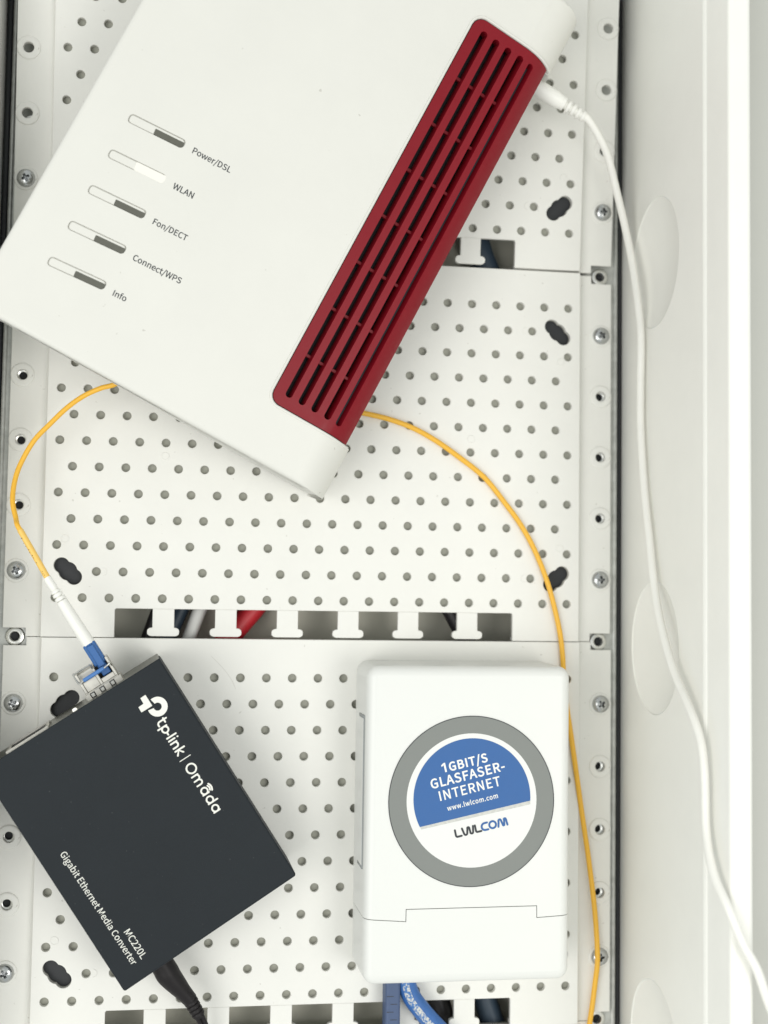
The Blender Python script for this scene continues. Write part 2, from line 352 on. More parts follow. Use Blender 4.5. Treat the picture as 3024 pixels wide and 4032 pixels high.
# ------------------------------------------------------------------ perforated panels
def peanut(cx, cy, sg):
    """three overlapping round holes: a wide one in the middle, two at the ends of a diagonal"""
    d = (2.38, 2.2*sg); C3 = ((d[0], d[1], 2.95), (0, 0, 3.5), (-d[0], -d[1], 2.95)); P = []
    for k in range(56):
        a = 2*math.pi*k/56; ux, uy = math.cos(a), math.sin(a); best = 0
        for x, y, r in C3:
            b_ = ux*x+uy*y; q = b_*b_-(x*x+y*y-r*r)
            if q >= 0: best = max(best, b_+math.sqrt(q))
        P.append((cx+ux*best, cy+uy*best))
    return P
PEAN = [(-95.6, -50, -1), (95.6, -50, 1), (-95.6, 50, 1), (95.6, 50, -1)]
def build_panel():
    p = empty('perforated_panel')
    e = 0.12
    ol = [[(-105, -75+e), (-77.7, -75+e), (-77.7, -64.4), (-77.2, -63.9), (77.2, -63.9), (77.7, -64.4), (77.7, -75+e), (105, -75+e), (105, 75-e), (-105, 75-e)]]
    for r in range(1, 14):
        y = -(r-7)*10
        for c in range(21 if r % 2 else 20):
            x = (c-10)*10 if r % 2 else (c+.5-10)*10
            if r in (2, 12) and abs(x) > 94: continue
            ol.append(circ(x, y, 1.68, 16))
    for q in PEAN: ol.append(peanut(*q))
    plate('plate', ol, -2.3, 0, WP, p, 0.22)
    # grey foil behind the blind holes
    plate('backing', [[(-103, -63.6), (103, -63.6), (103, 74), (-103, 74)]]+[peanut(q[0], q[1], q[2]) for q in PEAN], -2.9, -2.45, BACK, p)
    for s in (1, -1):
        parts = []
        o2 = [[(104.4, -75+e), (110.9, -75+e), (110.9, -71.7), (119.4, -71.7), (119.4, 71.7), (110.9, 71.7), (110.9, 75-e), (104.4, 75-e)]]+[circ(115, y, 2.05, 20) for y in (-50, -25, 0, 25, 50)]
        if s < 0: o2 = [[(-x, y) for x, y in q] for q in o2]
        f = plate('flange', o2, -6.0, -4.0, WP, p, 0.2)
        V, F = box(102.6, 104.9, -75+e, 75-e, -5.6, -0.35)
        # sloped step between the plate and the flange
        V, F = prism([(103.2, -5.5), (106.6, -4.25), (106.6, -3.95), (106.0, -3.9), (105.35, -3.3), (105.0, -0.5), (103.2, -0.5)], -75+e, 75-e)
        V = [(s*a, c, b) for a, b, c in V]
        mesh('step', V, F, WP, f, ang=50)
        for y in (-25, 0, 25, -50, 50):
            V, F = lathe([(2.05, -0.6), (2.05, 0.3), (2.3, 0.55), (4.0, 0.55), (4.4, 0.38), (4.62, -0.05), (4.62, -0.6)], 32, closed=True)
            V = [(min(x, 4.38) if s > 0 else max(x, -4.38), b, c) for x, b, c in V]
            mesh('boss', V, F, WP, f, (s*115, y, -4.0))
    # comb teeth in the cable slot
    for k in range(6):
        x = (k-2.5)*23.75
        P = [(-4.1, -63.9), (-4.1, -71.0), (-5.2, -71.2), (-5.9, -71.7), (-6.1, -72.5), (-6.0, -73.5), (-5.3, -74.1), (-4.6, -74.3), (4.6, -74.3), (5.3, -74.1), (6.0, -73.5), (6.1, -72.5), (5.9, -71.7), (5.2, -71.2), (4.1, -71.0), (4.1, -63.9)]
        plate('tooth', [P], -2.3, -0.02, WP, p, 0.22, (x, 0, 0))
    for x, y in ((97, 37.7), (-97, 37.7), (97, -37.7), (-97, -37.7), (60.2, 5.2), (-60.2, -5.2)):
        V, F = lathe([(1.25, 0.02), (1.3, 0.14), (1.5, 0.14), (1.7, 0.02)], 20, (0, 0, 0), closed=True)
        mesh('moulding_mark', V, F, WP, p, (x, y, 0))
    for x, y in ((82.6, -50), (-82.6, -50), (82.6, 50), (-82.6, 50)):
        a0 = 180 if x > 0 else 0
        V, F = tube([(u, v, 0.02) for u, v in arc(0, 0, 1.5, a0-88, a0+88, 14)], 0.16, 6)
        mesh('moulding_mark', V, F, WP, p, (x, y, 0))
    for s_ in (1, -1):
        mesh('edge_skirt', *box(78.2 if s_ > 0 else -104, 104 if s_ > 0 else -78.2, -75+e+.05, -73.5, -7, -2.35), WP, p)
    mesh('edge_skirt', *box(-104, 104, 73.5, 75-e-.05, -7, -2.95), WP, p)
    for q in PEAN:
        mesh('peanut_shade_block', *rbox(q[0], q[1], 13, 12.5, -8.5, -3.0, 3, .5, n=3), DARKS, p)  # black blocks added so the peanut holes look deep and shaded
    # screws
    head = lathe([(3.45, -0.1), (3.5, 0.35), (3.35, 0.85), (2.9, 1.45), (2.2, 1.85), (1.2, 2.1), (0.02, 2.15)], 36)
    def star(r, ri, z0, z1, taper):
        P = []
        for k in range(4):
            a = k*90
            for da, q in ((-17, r), (17, r), (45, ri)):
                P.append((q*math.cos(math.radians(a+da)), q*math.sin(math.radians(a+da))))
        return loft([([(x*taper, y*taper) for x, y in P], z0), (P, z1)])
    hv = boolean(head, star(1.9, 0.85, 0.5, 2.6, 0.45))
    cut = star(1.55, 0.7, 0.52, 0.6, 1.0)
    for i, (x, y, a) in enumerate(((115, 50, 38), (115, -50, 5), (-115, 50, 20), (-115, -50, 28))):
        o = mesh('screw', *hv, STEEL, p, (x, y, -3.75), ang=32); o.rotation_euler.z = math.radians(a)
        V, F = lathe([(1.5, 0.42), (1.5, 0.52), (0.5, 0.56), (0.4, 0.8), (0.01, 0.82)], 16)
        mesh('recess', V, F, STEELD, o)
    return p
mid = build_panel()
mid.location = (0, 0, 0)
low = copy_tree(mid); low.location = (0.0004, -0.150, 0)
top = copy_tree(mid)
next_ = copy_tree(mid); next_.location = (0.0004, -0.300, 0)
top.matrix_world = Matrix.Translation(Vector((-0.0006, 0.0751, 0.0012))) @ Matrix.Rotation(0.087, 4, 'X') @ Matrix.Translation(Vector((0, 0.0752, 0)))
for o, l in ((next_, 'next perforated panel of which only the top edge shows at the bottom'), (mid, 'middle white perforated panel, between the router and the media converter'), (low, 'lowest white perforated panel, behind the media converter and the fibre box'), (top, 'uppermost white perforated panel, behind the upper half of the router')):
    tag(o, l, 'panel', 'perforated mounting panels')

mesh('scratch', *tube(smooth_path([(-41.5, -6.5, 0), (-37, -11, 0), (-33.5, -15.5, 0), (-31.6, -19.5, 0)], 5), [0.02]+[0.09]*14+[0.02], 6, 1, 0.3), mat('scratch_grey', (0.62, 0.61, 0.57), 0.6), low, (0, 75, 0.0))
# ------------------------------------------------------------------ cables running behind the comb slots
def hidden(name, pts, r, mt, label, group='cables behind the panels'):
    return tag(mesh(name, *tube(smooth_path(pts, 5), r, 12), mt), label, 'cable', group)
hidden('cable', [(-30, -38, -11.4), (-42.5, -58, -10.6), (-48, -71, -10.6), (-52, -84, -11.0), (-60, -110, -13.2)], 2.7, CWHITE, 'pale grey cable seen in the slot between the first two teeth')
hidden('cable', [(-41, -36, -15.0), (-49, -55, -14.6), (-54.5, -68, -14.6), (-60, -82, -15.0), (-70, -110, -15.8)], 3.2, CNAVY, 'dark navy cable behind the pale grey cable in the slot')
hidden('cable', [(-50, -40, -17.6), (-60, -60, -17.6), (-65, -74, -17.6), (-70, -90, -17.6)], 2.6, CBLK, 'black cable crossing the leftmost opening of the middle slot')
hidden('cable', [(-8, -42, -12.3), (-22.5, -61, -11.4), (-31.5, -72, -11.4), (-40, -84, -11.9), (-52, -110, -13.2)], 4.4, CRED, 'bright red cable behind the second tooth of the middle slot')
hidden('cable', [(44, -40, -13.2), (54, -61, -12.3), (62, -76, -12.3), (72, -100, -13.2)], 3.6, CBLK, 'black cable behind the last tooth of the middle slot')
hidden('cable', [(74, -196, -13.2), (70, -212, -12.3), (73, -224, -11.9), (82, -245, -12.3)], 4.8, CNAVY, 'dark cable in the rightmost opening of the lowest slot')
hidden('cable', [(40, -200, -14.1), (50, -214, -13.2), (54, -224, -12.8), (56, -245, -13.2)], 4.2, CBLK, 'black cable in the lowest slot behind the blue cord')
hidden('cable', [(62, 100, -13.2), (66, 84, -13.2), (72, 70, -13.2), (80, 50, -13.2)], 5.5, CNAVY, 'dark cable in the upper slot beside the red grille')

# ================================================================== ROUTER
RR_ = [[0.8849964839778334, 0.4533066396824966, 0.10627470896965857], [-0.44395145024296717, 0.8903634367453225, -0.10079712463247349], [-0.14031512097414542, 0.04202428972358738, 0.9892146510738897]]
router = tag(empty('router', frame(RR_, (-125.96, 39.794, 55.321))), 'large white router with a slotted red grille lying tilted over the panels', 'router')
AC, AR = (126.5, -16.0), 16.0
def prof_pts(x):
    """surface point and normal of the router's top at parameter x (flat, then rolled down at the rear)"""
    if x <= AC[0]: return (x, 0.0, 0.0, 1.0)
    a = math.asin(min(1, (x-AC[0])/AR)); return (AC[0]+AR*math.sin(a), AC[1]+AR*math.cos(a), math.sin(a), math.cos(a))
left = [(3.2, -13, -.8, -.5), (0.7, -9.6, -1, -.1), (0, -8, -1, 0), (0, -1.6, -1, 0), (0.25, -0.75, -.87, .5), (0.8, -0.2, -.5, .87), (1.6, 0, 0, 1)]
BX0, BX1, BH, BR = 15.5, 36.3, 1.72, 1.25
bcols = [BX0+BR*(1-math.cos(math.radians(a))) for a in (0, 30, 60, 90)]
bcols = [BX0+d for d in (0.0, 0.17, 0.62, 1.25)]+[22, 29]+[BX1-d for d in (1.25, 0.62, 0.17, 0.0)]
VX0, VR = 104.85, 4.1
vcols = [VX0+VR*(1-math.cos(math.radians(a))) for a in (0, 20, 40, 60, 80, 90)]
cols = left+[prof_pts(x) for x in (8.0,)]+[prof_pts(x) for x in bcols]+[prof_pts(x) for x in (55, 80, 95)]+[prof_pts(x) for x in vcols]+[prof_pts(x) for x in (114, 120)]
cols += [prof_pts(AC[0]+AR*math.sin(math.radians(a))) for a in range(0, 91, 9)]+[(142.5, -22, 1, 0), (142.5, -29, 1, 0), (141.8, -31.5, .8, -.6), (140.5, -33, .4, -.9)]
BS = math.tan(math.radians(5.2))
def byc(i): return 83.85-14.32*i
def bedge(i, sgn):
    def f(x):
        xx = min(max(x, BX0), BX1); d = min(xx-BX0, BX1-xx); rd = 0
        if d < BR: rd = BR-math.sqrt(max(0, BR*BR-(BR-d)**2))
        return byc(i)+(xx-25.9)*BS+sgn*(BH-rd), 0.0
    return f
def vedge(y, sgn):
    def f(x):
        if x < VX0-1e-4: return y, 0.0
        d = min(max(x-VX0, 0), VR); rd = VR-math.sqrt(max(0, VR*VR-(VR-d)**2))
        return y+sgn*rd, 0.0
    return f
edge = [(2.6, -13), (0.5, -9.6), (0, -8), (0, -1.6), (.25, -.75), (.8, -.2), (1.6, 0)]
VY0, VY1, YT = 21.15, 184.3, 208.0
rows = [(lambda y, z: (lambda x: (y, z)))(y, z) for y, z in edge]
rows.append(vedge(VY0, 1)); iv0 = len(rows)-1
brow = {}
for i in (4, 3, 2, 1, 0):
    rows.append(bedge(i, -1)); brow[i] = len(rows)-1; rows.append(bedge(i, 1))
rows.append(vedge(VY1, -1)); iv1 = len(rows)-1
rows += [(lambda y, z: (lambda x: (YT-y, z)))(y, z) for y, z in reversed(edge)]
ib0, ib1 = len(left)+1, len(left)+1+len(bcols)-1
ivc = len(left)+1+len(bcols)+3
def sheet(cols, rows, solid, off, th):
    nc, nr = len(cols), len(rows); V, F = [], []
    for lay in (0, 1):
        for j in range(nr):
            for i in range(nc):
                x, z, nx, nz = cols[i]; y, dz = rows[j](x)
                o = off-(th if lay else 0)
                zz = min(z, dz) if dz < 0 else z
                V.append((x+nx*o, y, zz+nz*o))
    B = nc*nr
    for j in range(nr-1):
        for i in range(nc-1):
            if not solid(i, j): continue
            a, b, c, d = j*nc+i, j*nc+i+1, (j+1)*nc+i+1, (j+1)*nc+i
            F.append((a, b, c, d)); F.append((a+B, d+B, c+B, b+B))
            for (p, q, ii, jj) in ((a, b, i, j-1), (b, c, i+1, j), (c, d, i, j+1), (d, a, i-1, j)):
                if ii < 0 or jj < 0 or ii >= nc-1 or jj >= nr-1 or solid(ii, jj) is False or not solid(ii, jj):
                    F.append((q, p, p+B, q+B))
    return V, F
def shell_solid(i, j):
    if ivc <= i and iv0 <= j < iv1: return False
    if ib0 <= i < ib1 and any(j == brow[k] for k in brow): return False
    return True
V, F = sheet(cols, rows, shell_solid, 0, 1.6)
me_shell = mesh('shell', V, F, WR, router, ang=32)
# thin raised rim round the grille
rim = [prof_pts(x)[0:2] for x in ()]
def rimpath():
    P = []
    for a in range(60, -1, -6): P.append((AC[0]+AR*math.sin(math.radians(a)), VY0-0.55))
    P += [(124, VY0-.55), (115, VY0-.55)]
    P += [(VX0-.55+VR+.5-(VR+.5)*math.sin(math.radians(a)), VY0-.55+VR+.5-(VR+.5)*math.cos(math.radians(a))) for a in range(0, 91, 15)]
    P += [(VX0-.55, y) for y in (40, 70, 100, 130, 160)]
    P += [(VX0-.55+VR+.5-(VR+.5)*math.cos(math.radians(a)), VY1+.55-VR-.5+(VR+.5)*math.sin(math.radians(a))) for a in range(0, 91, 15)]
    P += [(115, VY1+.55), (124, VY1+.55)]
    for a in range(0, 61, 6): P.append((AC[0]+AR*math.sin(math.radians(a)), VY1+.55))
    return P
RP = []
for x, y in rimpath():
    px, pz, nx, nz = prof_pts(x); RP.append((px+nx*0.05, y, pz+nz*0.05))
mesh('grille_rim', *tube(RP, 0.5, 10), WR, router)
# lower body
def wedge(xr, y0, y1):   # thin at the front, thick at the rear
    P = [(4.5, -9.0), (xr, -9.0), (xr, -34), (xr-2.5, -36.2), (105, -35), (34, -14.5), (4.5, -11)]
    return xf(prism(P, y0, y1), lambda a, b, c: (a, c, b))
mesh('base', *merge(wedge(140.8, 0.9, VY0+.4), wedge(134.0, VY0+.4, VY1-.4), wedge(140.8, VY1-.4, 207.1)), SHELLB, router, ang=20)
mesh('rear_recess', *box(134.2, 137.2, VY0+.8, VY1-.8, -30, -9.5), DARK, router)
for y in (9, 199):
    mesh('foot', *lathe([(3.2, -3), (3.4, -1), (3.4, 2), (3.0, 2.6)], 20, (128, y, -36)), FOOT, router)
# red grille: frame, slats between the slots, cross ribs, dark inside
SL = [(109.25, 111.95), (114.65, 117.35), (120.0, 122.75), (125.45, 128.15), (130.6, 133.1)]
gx = [105.15+3.9*(1-math.cos(math.radians(a))) for a in (0, 22, 45, 68, 90)]
gcols = []; own = []
def addc(xs):
    for x in xs:
        if not gcols or x > gcols[-1]+1e-4: gcols.append(x)
addc(gx)
for k, (a, b) in enumerate(SL):
    hw = (b-a)/2
    addc([a, a+hw*.13, a+hw*.5, a+hw, b-hw*.5, b-hw*.13, b])
addc([133.8, 135, 136.5, 138, 139.0])
gprof = [prof_pts(x) for x in gcols]
GY0, GY1, SY0, SY1 = 21.45, 184.0, 25.4, 180.4
def gend(y, sgn):
    def f(x):
        d = min(max(x-105.15, 0), 3.9); rd = 3.9-math.sqrt(max(0, 3.9**2-(3.9-d)**2)); return y+sgn*rd, 0.0
    return f
def send(y, sgn):
    def f(x):
        # parameter x is the surface x; slot ends are rounded
        for a, b in SL:
            c, hw = (a+b)/2, (b-a)/2
            if a-1e-3 <= x <= b+1e-3: return y+sgn*(hw-math.sqrt(max(0, hw*hw-(x-c)**2)))*0.9, 0.0
        return y+sgn*1.2, 0.0
    return f
grows = [gend(GY0, 1), send(SY0, 1)]+[(lambda y: (lambda x: (y, 0.0)))(y) for y in (70, 110, 150)]+[send(SY1, -1), gend(GY1, -1)]
def zone(i):
    x = (gcols[i]+gcols[i+1])/2
    for k, (a, b) in enumerate(SL):
        if a < x < b: return ('slot', k)
        if k < 4 and b < x < SL[k+1][0]: return ('slat', k)
    return ('frame', 0)
def gsolid(i, j): return not (1 <= j <= 4 and zone(i)[0] == 'slot')
def gpart(pred):
    V, F = sheet2(gprof, grows, gsolid, pred, -0.12, 5.0); return V, F
def sheet2(cols, rows, solid, pred, off, th):
    nc, nr = len(cols), len(rows); V, F = [], []
    for lay in (0, 1):
        for j in range(nr):
            for i in range(nc):
                x, z, nx, nz = cols[i]; y, dz = rows[j](gcols[i]); o = off-(th if lay else 0)
                if lay and any(abs(gcols[i]-b) < 1e-3 for a, b in SL[:4]): x -= 0.75   # louvre: the far wall of each slot leans in
                V.append((x+nx*o, y, z+nz*o))
    B = nc*nr
    for j in range(nr-1):
        for i in range(nc-1):
            if not (solid(i, j) and pred(i, j)): continue
            a, b, c, d = j*nc+i, j*nc+i+1, (j+1)*nc+i+1, (j+1)*nc+i
            F.append((a, b, c, d)); F.append((a+B, d+B, c+B, b+B))
            for (p, q, ii, jj) in ((a, b, i, j-1), (b, c, i+1, j), (c, d, i, j+1), (d, a, i-1, j)):
                if ii < 0 or jj < 0 or ii >= nc-1 or jj >= nr-1 or not solid(ii, jj): F.append((q, p, p+B, q+B))
    used = sorted({i for f in F for i in f}); mp = {o: k for k, o in enumerate(used)}
    return [V[i] for i in used], [tuple(mp[i] for i in f) for f in F]
grille = mesh('grille', *gpart(lambda i, j: not (1 <= j <= 4 and zone(i)[0] == 'slat')), RED, router, ang=32)
for k in range(4):
    mesh('slat', *gpart(lambda i, j, k=k: 1 <= j <= 4 and zone(i) == ('slat', k)), RED, grille, ang=32)
for k, (a, b) in enumerate(SL):
    c = (a+b)/2; px, pz, nx, nz = prof_pts(c)
    for q in range(7):
        y = 160.9-19.7*q
        V, F = box(-1.45, 1.45, -0.6, 0.6, -5.1, -3.3, 0.15)
        V = [(px+u*nz+v*nx, y+t, pz-u*nx+v*nz) for u, t, v in V]
        mesh('rib', V, F, RED, grille)
mesh('grille_inner', *box(105.2, 134.0, GY0+.6, GY1-.6, -8.8, -6.9), DARK, router)  # black plate added so the slots look shaded inside
mesh('inner_strip', *box(130.75, 131.75, SY0+.8, SY1-1.2, -5.0, -3.9), SLATE, router)
# buttons with their indicator windows and captions
for i, cap in enumerate(('Power/DSL', 'WLAN', 'Fon/DECT', 'Connect/WPS', 'Info')):
    yc = byc(i)
    M4 = T(25.9, yc, 0, 5.2)
    V, F = rbox(0, 0, 20.2, 2.9, -1.5, -0.2, 1.05, 0.25, n=4)
    V = [tuple(M4 @ Vector(v)) for v in V]
    bt = mesh('button', V, F, WR, router, ang=40)
    V, F = box(-10.9, 10.9, -2.2, 2.2, -1.95, -0.95)
    mesh('button_bed', [tuple(M4 @ Vector(v)) for v in V], F, WR, bt)
    V, F = (rbox(4.72, -0.4, 10.9, 2.15, -1.0, -0.14, 0.25, 0.08, n=3) if i != 1 else rbox(4.95, -0.1, 11.3, 3.2, -1.0, -0.05, 0.5, 0.1, n=3))  # lit window drawn larger, over the rim, to stand in for its glow
    V = [tuple(M4 @ Vector(v)) for v in V]
    o = mesh('indicator_window', V, F, LEDON if i == 1 else LEDOFF, bt)
    wd = (14.75, 7.8, 12.95, 18.3, 4.9)[i]
    by = (83.75, 69.3, 54.85, 40.3, 25.95)[i]
    tx = text('caption', cap, wd, T(39.75, by, 0.03, 3.4), INK, router, bold=0.06)
    tx['label'] = 'caption reading '+cap
    if i == 1: o['label'] = 'lit warm white indicator window'

# ------------------------------------------------------------------ white power cord of the router
pc = tag(empty('power_cable', loc=(80, 140, 24)), 'white power cord from the router running down the right cabinet wall', 'power cord')
def rel(P, o): return [(a-o[0], b-o[1], c-o[2]) for a, b, c in P]
O = (80, 140, 24)
ax0, ax1 = Vector((74, 143.5, 25)), Vector((90.2, 135.6, 24))
pl = smooth_path([ax0, ax0.lerp(ax1, .5), ax0.lerp(ax1, .85), ax1], 4)
mesh('plug', *tube(rel(pl, O), [3.3]*8+[3.15, 3.0, 2.85, 2.7, 2.6], 18), WPLUG, pc)
sa, sb = Vector((89.6, 135.9, 24)), Vector((99.6, 130.4, 24))
for k in range(5):
    a = sa.lerp(sb, k/5+.02); b = sa.lerp(sb, k/5+.135); r = 2.75-.16*k
    mesh('strain_relief_ring', *tube(rel([a, a.lerp(b, .08), b.lerp(a, .08), b], O), [r*.9, r, r, r*.9], 18), WPLUG, pc)
mesh('strain_relief_core', *tube(rel([sa, sb, sb+(sb-sa)*.08], O), [1.7, 1.5, 1.45], 14), WPLUG, pc)
WPATH = [(98.0, 131.3, 24), (100.4, 130.0, 24), (105.5, 124.1, 22), (110.2, 117.4, 19), (115.3, 106.1, 14), (119.9, 92.8, 11), (122.4, 76.9, 13.0), (123.2, 58.9, 18), (123.4, 45, 20.8), (123.4, 25.6, 20.3), (123.4, 9.4, 20.6), (123.4, -13.6, 24.5), (123, -36.2, 32.1), (122.5, -55, 39.2), (122.0, -70, 48.9), (122.0, -83.3, 60), (122.5, -95.7, 74.2), (123.4, -105.3, 81), (123.7, -116.6, 83.6), (123.9, -134.5, 84.4), (123.2, -147, 91.5), (125.2, -157.3, 99.6), (129.6, -168.3, 101), (134.2, -176.4, 101), (138.6, -187, 99.5), (146.1, -203.1, 95), (152, -225, 90)]
mesh('cord', *tube(rel(smooth_path(WPATH, 6), O), 1.52, 14), WCORD, pc)

# ================================================================== MEDIA CONVERTER
CR = [[0.8373459149968304, -0.5452574351508636, 0.039321089134598794], [0.5465228159573209, 0.8366351792615994, -0.03680201706292527], [-0.01283083302476998, 0.05230589101163824, 0.9985486785777488]]
CM = frame(CR, (-65.7545, -139.2558, 2.7011))
conv = tag(empty('media_converter', CM), 'dark grey metal media converter box with white lettering, lower left', 'media converter')
CW, CL, CH = 72.28, 93.56, 27.04
def cw(*p): return tuple(Vector(CR[i]).dot(Vector(p))+(-65.7545, -139.2558, 2.7011)[i] for i in range(3))
mesh('case', *rbox(0, -0.4, CW, CL-0.8, 0.6, CH, 0.9, 0.7, n=4), CONV, conv)
# front plate with the port openings
mesh('front_plate', *box(-CW/2+.4, CW/2-.4, CL/2-.75, CL/2+.05, 0.4, CH-.5, 0.2), CONVF, conv)
mesh('lid_lip', *box(-CW/2, CW/2, CL/2-1.6, CL/2+.25, CH-.75, CH-.02, 0.25), CONV, conv)
mesh('base_plate', *box(-CW/2+.9, CW/2-.9, -CL/2+.8, CL/2-.2, 0, 0.6), CONVF, conv)
rj = mesh('ethernet_port', *merge(box(-26.2, -9.4, CL/2-.5, CL/2+.85, 22.0, 23.4), box(-26.2, -9.4, CL/2-.5, CL/2+.85, 7.5, 9), box(-26.2, -25, CL/2-.5, CL/2+.85, 9.02, 21.98), box(-10.6, -9.4, CL/2-.5, CL/2+.85, 9.02, 21.98)), SFPM, conv)
mesh('port_opening', *box(-24.98, -10.62, CL/2-.3, CL/2+.45, 9.04, 21.96), DARK, rj)
mesh('indicator_light', *lathe([(0.9, 0), (0.9, .5), (0.6, .9), (.01, 1.0)], 14), mat('led_white', (0.85, 0.85, 0.8), 0.3, emit=(1, .97, .9), estr=0.7), conv).matrix_local = Matrix.Translation(Vector((1.3, CL/2, 21.5))*MM) @ Matrix.Rotation(-math.pi/2, 4, 'X')
for sx in (-1, 1):
    for sy in (-1, 1): mesh('foot', *lathe([(4, -0.55), (4.2, 0.2)], 18, (sx*27, sy*37, 0)), BLK, conv)
# print: u runs towards the rear (-y), v towards the right side (+x)
zt = CH+0.04
TM = Matrix(((0, 1, 0, 0), (-1, 0, 0, 0), (0, 0, 1, 0), (0, 0, 0, 1)))   # (u,v)->(x=v, y=-u)
def uv(V): return [(b, -a, c) for a, b, c in V]
logo_t = [(-38.55, 23.1), (-38.62, 25.2), (-34.0, 25.2), (-34.05, 20.75), (-36.2, 20.85), (-36.3, 23.0)]
me = curve_mesh('t', [[(v, -u) for u, v in logo_t]], 0, 0); me.materials.clear(); me.materials.append(LOGO)
for v in me.vertices: v.co.z = zt*MM
link('emblem', me, conv)['label'] = 'white emblem made of a stepped block and an open ring'
ring = arc(-32.7, 26.6, 3.55, 259, 259+293, 40)+arc(-32.7, 26.6, 1.45, 259+293, 259, 30)
me = curve_mesh('t', [[(v, -u) for u, v in ring]], 0, 0); me.materials.clear(); me.materials.append(LOGO)
for v in me.vertices: v.co.z = zt*MM
link('emblem', me, conv)
def pr(name, polys, wd, lab=None):
    V, F = strokes(polys, wd, 0, 0.06); o = mesh(name, [(b, -a, zt+c) for a, b, c in V], F, LOGO, conv)
    if lab: o['label'] = lab
B0 = 23.35; XH = 25.75
pr('lettering', [[(-27.7, 27.0), (-27.7, 24.4)]+arc(-26.75, 24.3, .95, 180, 270, 6)+[(-26.3, B0)], [(-28.2, 26.0), (-26.6, 26.0)],
   [(-25.4, 22.3), (-25.4, XH)], arc(-24.25, 24.55, 1.15, 0, 360, 20), [(-22.75, 24.5), (-22.1, 24.5)], [(-21.1, B0), (-21.1, 27.0)], [(-19.85, B0), (-19.85, XH)], [(-19.85, 26.85), (-19.83, 26.95)],
   [(-18.6, B0), (-18.6, XH)], arc(-17.7, 24.75, .95, 180, 0, 10)+[(-16.75, B0)], [(-15.5, B0), (-15.5, 27.0)], [(-13.95, XH), (-15.3, 24.6), (-13.8, B0)]], 0.62, 'white lettering reading tp-link')
pr('divider', [[(-11.65, 22.9), (-11.65, 27.2)]], 0.3)
def a_(u): return [arc(u+1.2, 24.6, 1.2, 0, 360, 22), [(u+2.4, B0), (u+2.4, XH)]]
pr('lettering', [arc(-7.3, 24.95, 1.75, 0, 360, 28), [(-4.4, B0), (-4.4, XH)], arc(-3.5, 24.85, .95, 180, 0, 10)+[(-2.55, B0)], arc(-1.6, 24.85, .95, 180, 0, 10)+[(-.65, B0)]]+a_(0.95)+a_(4.65)+[[(7.05, XH), (7.05, 27.0)]]+a_(8.35)
   + [arc(2.0, 25.2, 1.55, 125, 55, 8), arc(2.0, 25.2, 2.3, 125, 55, 8)], 0.6, 'white lettering reading omada with a signal mark')
t1 = text('lettering', 'Gigabit Ethernet Media Converter', 47.6, TM @ T(-7.2, -29.0, zt), LOGO, conv, bold=0.015); t1['label'] = 'white lettering reading Gigabit Ethernet Media Converter'
t2 = text('lettering', 'MC220L', 11.7, TM @ T(28.7, -25.25, zt), LOGO, conv, bold=0.015); t2['label'] = 'white lettering reading MC220L'

# ------------------------------------------------------------------ transceiver module in the converter
sfp = tag(empty('transceiver_module', CM), 'bare metal fibre transceiver plugged into the top of the media converter', 'transceiver')
zb, ztop = 8.0, 17.6
Yf = CL/2
body = mesh('housing', *merge(
    box(7.0, 20.4, Yf-6, Yf+2.6, zb, ztop, 0.15),               # root inside the cage
    box(7.0, 8.0, Yf+2.6, Yf+10.4, zb, ztop-.2, 0.12),          # left wall
    box(19.5, 20.4, Yf+2.6, Yf+10.4, zb, ztop-.2, 0.12),        # right wall
    box(13.4, 14.4, Yf+2.6, Yf+9.0, zb, ztop-.3, 0.12),         # middle web
    box(8.0, 19.5, Yf+2.6, Yf+10.4, zb, zb+1.6),
    box(8.0, 13.4, Yf+2.6, Yf+6.4, zb+1.62, ztop-.9, 0.15),
    box(14.4, 19.5, Yf+2.6, Yf+4.4, zb+1.62, ztop-.6, 0.15)), SFPM, sfp)
mesh('port_opening', *box(8.02, 13.38, Yf+6.42, Yf+9.6, zb+1.62, ztop-3.2), SFPM, body)
mesh('port_opening', *box(14.42, 19.48, Yf+4.42, Yf+9.8, zb+1.62, ztop-4.5), DARK, body)
cage = mesh('cage_collar', *merge(box(6.4, 21.2, Yf-.3, Yf+2.2, ztop+.25, ztop+.8, 0.1), box(6.4, 6.9, Yf-.3, Yf+2.2, zb, ztop+.22), box(20.7, 21.2, Yf-.3, Yf+2.2, zb, ztop+.22)), SFPM, sfp)
for x in (9.3, 13.2, 17.4):
    mesh('spring_finger', *box(x-.65, x+.65, Yf+.35, Yf+1.75, ztop+.82, ztop+1.15, 0.1), NUT, cage)
    mesh('finger_slot', *box(x-1.0, x+1.0, Yf+.1, Yf+2.05, ztop+.81, ztop+.86), DARK, cage)
mesh('latch_bar', *box(9.0, 17.6, Yf+6.6, Yf+8.0, ztop+.5, ztop+1.8, 0.35), BLUEL, sfp)
bail = [(20.2, Yf+6.2, ztop-1), (20.3, Yf+7.6, ztop+1.0), (19.2, Yf+7.5, ztop+1.3), (17.4, Yf+7.3, ztop+1.2), (13, Yf+7.3, ztop+1.1), (9.3, Yf+7.3, ztop+1.1), (7.6, Yf+6.9, ztop+1.0), (6.9, Yf+7.6, ztop+.6), (6.9, Yf+10.8, ztop-.6), (7.4, Yf+11.0, ztop-1.0)]
mesh('bail_wire', *tube(smooth_path(bail, 5), 0.33, 8), NUT, sfp)
mesh('bail_wire', *tube(smooth_path([(6.9, Yf+10.9, ztop-.7), (9.5, Yf+11.0, ztop-.9), (13.4, Yf+10.9, ztop-1.0), (13.9, Yf+10.2, ztop-1.4)], 5), 0.33, 8), NUT, sfp)

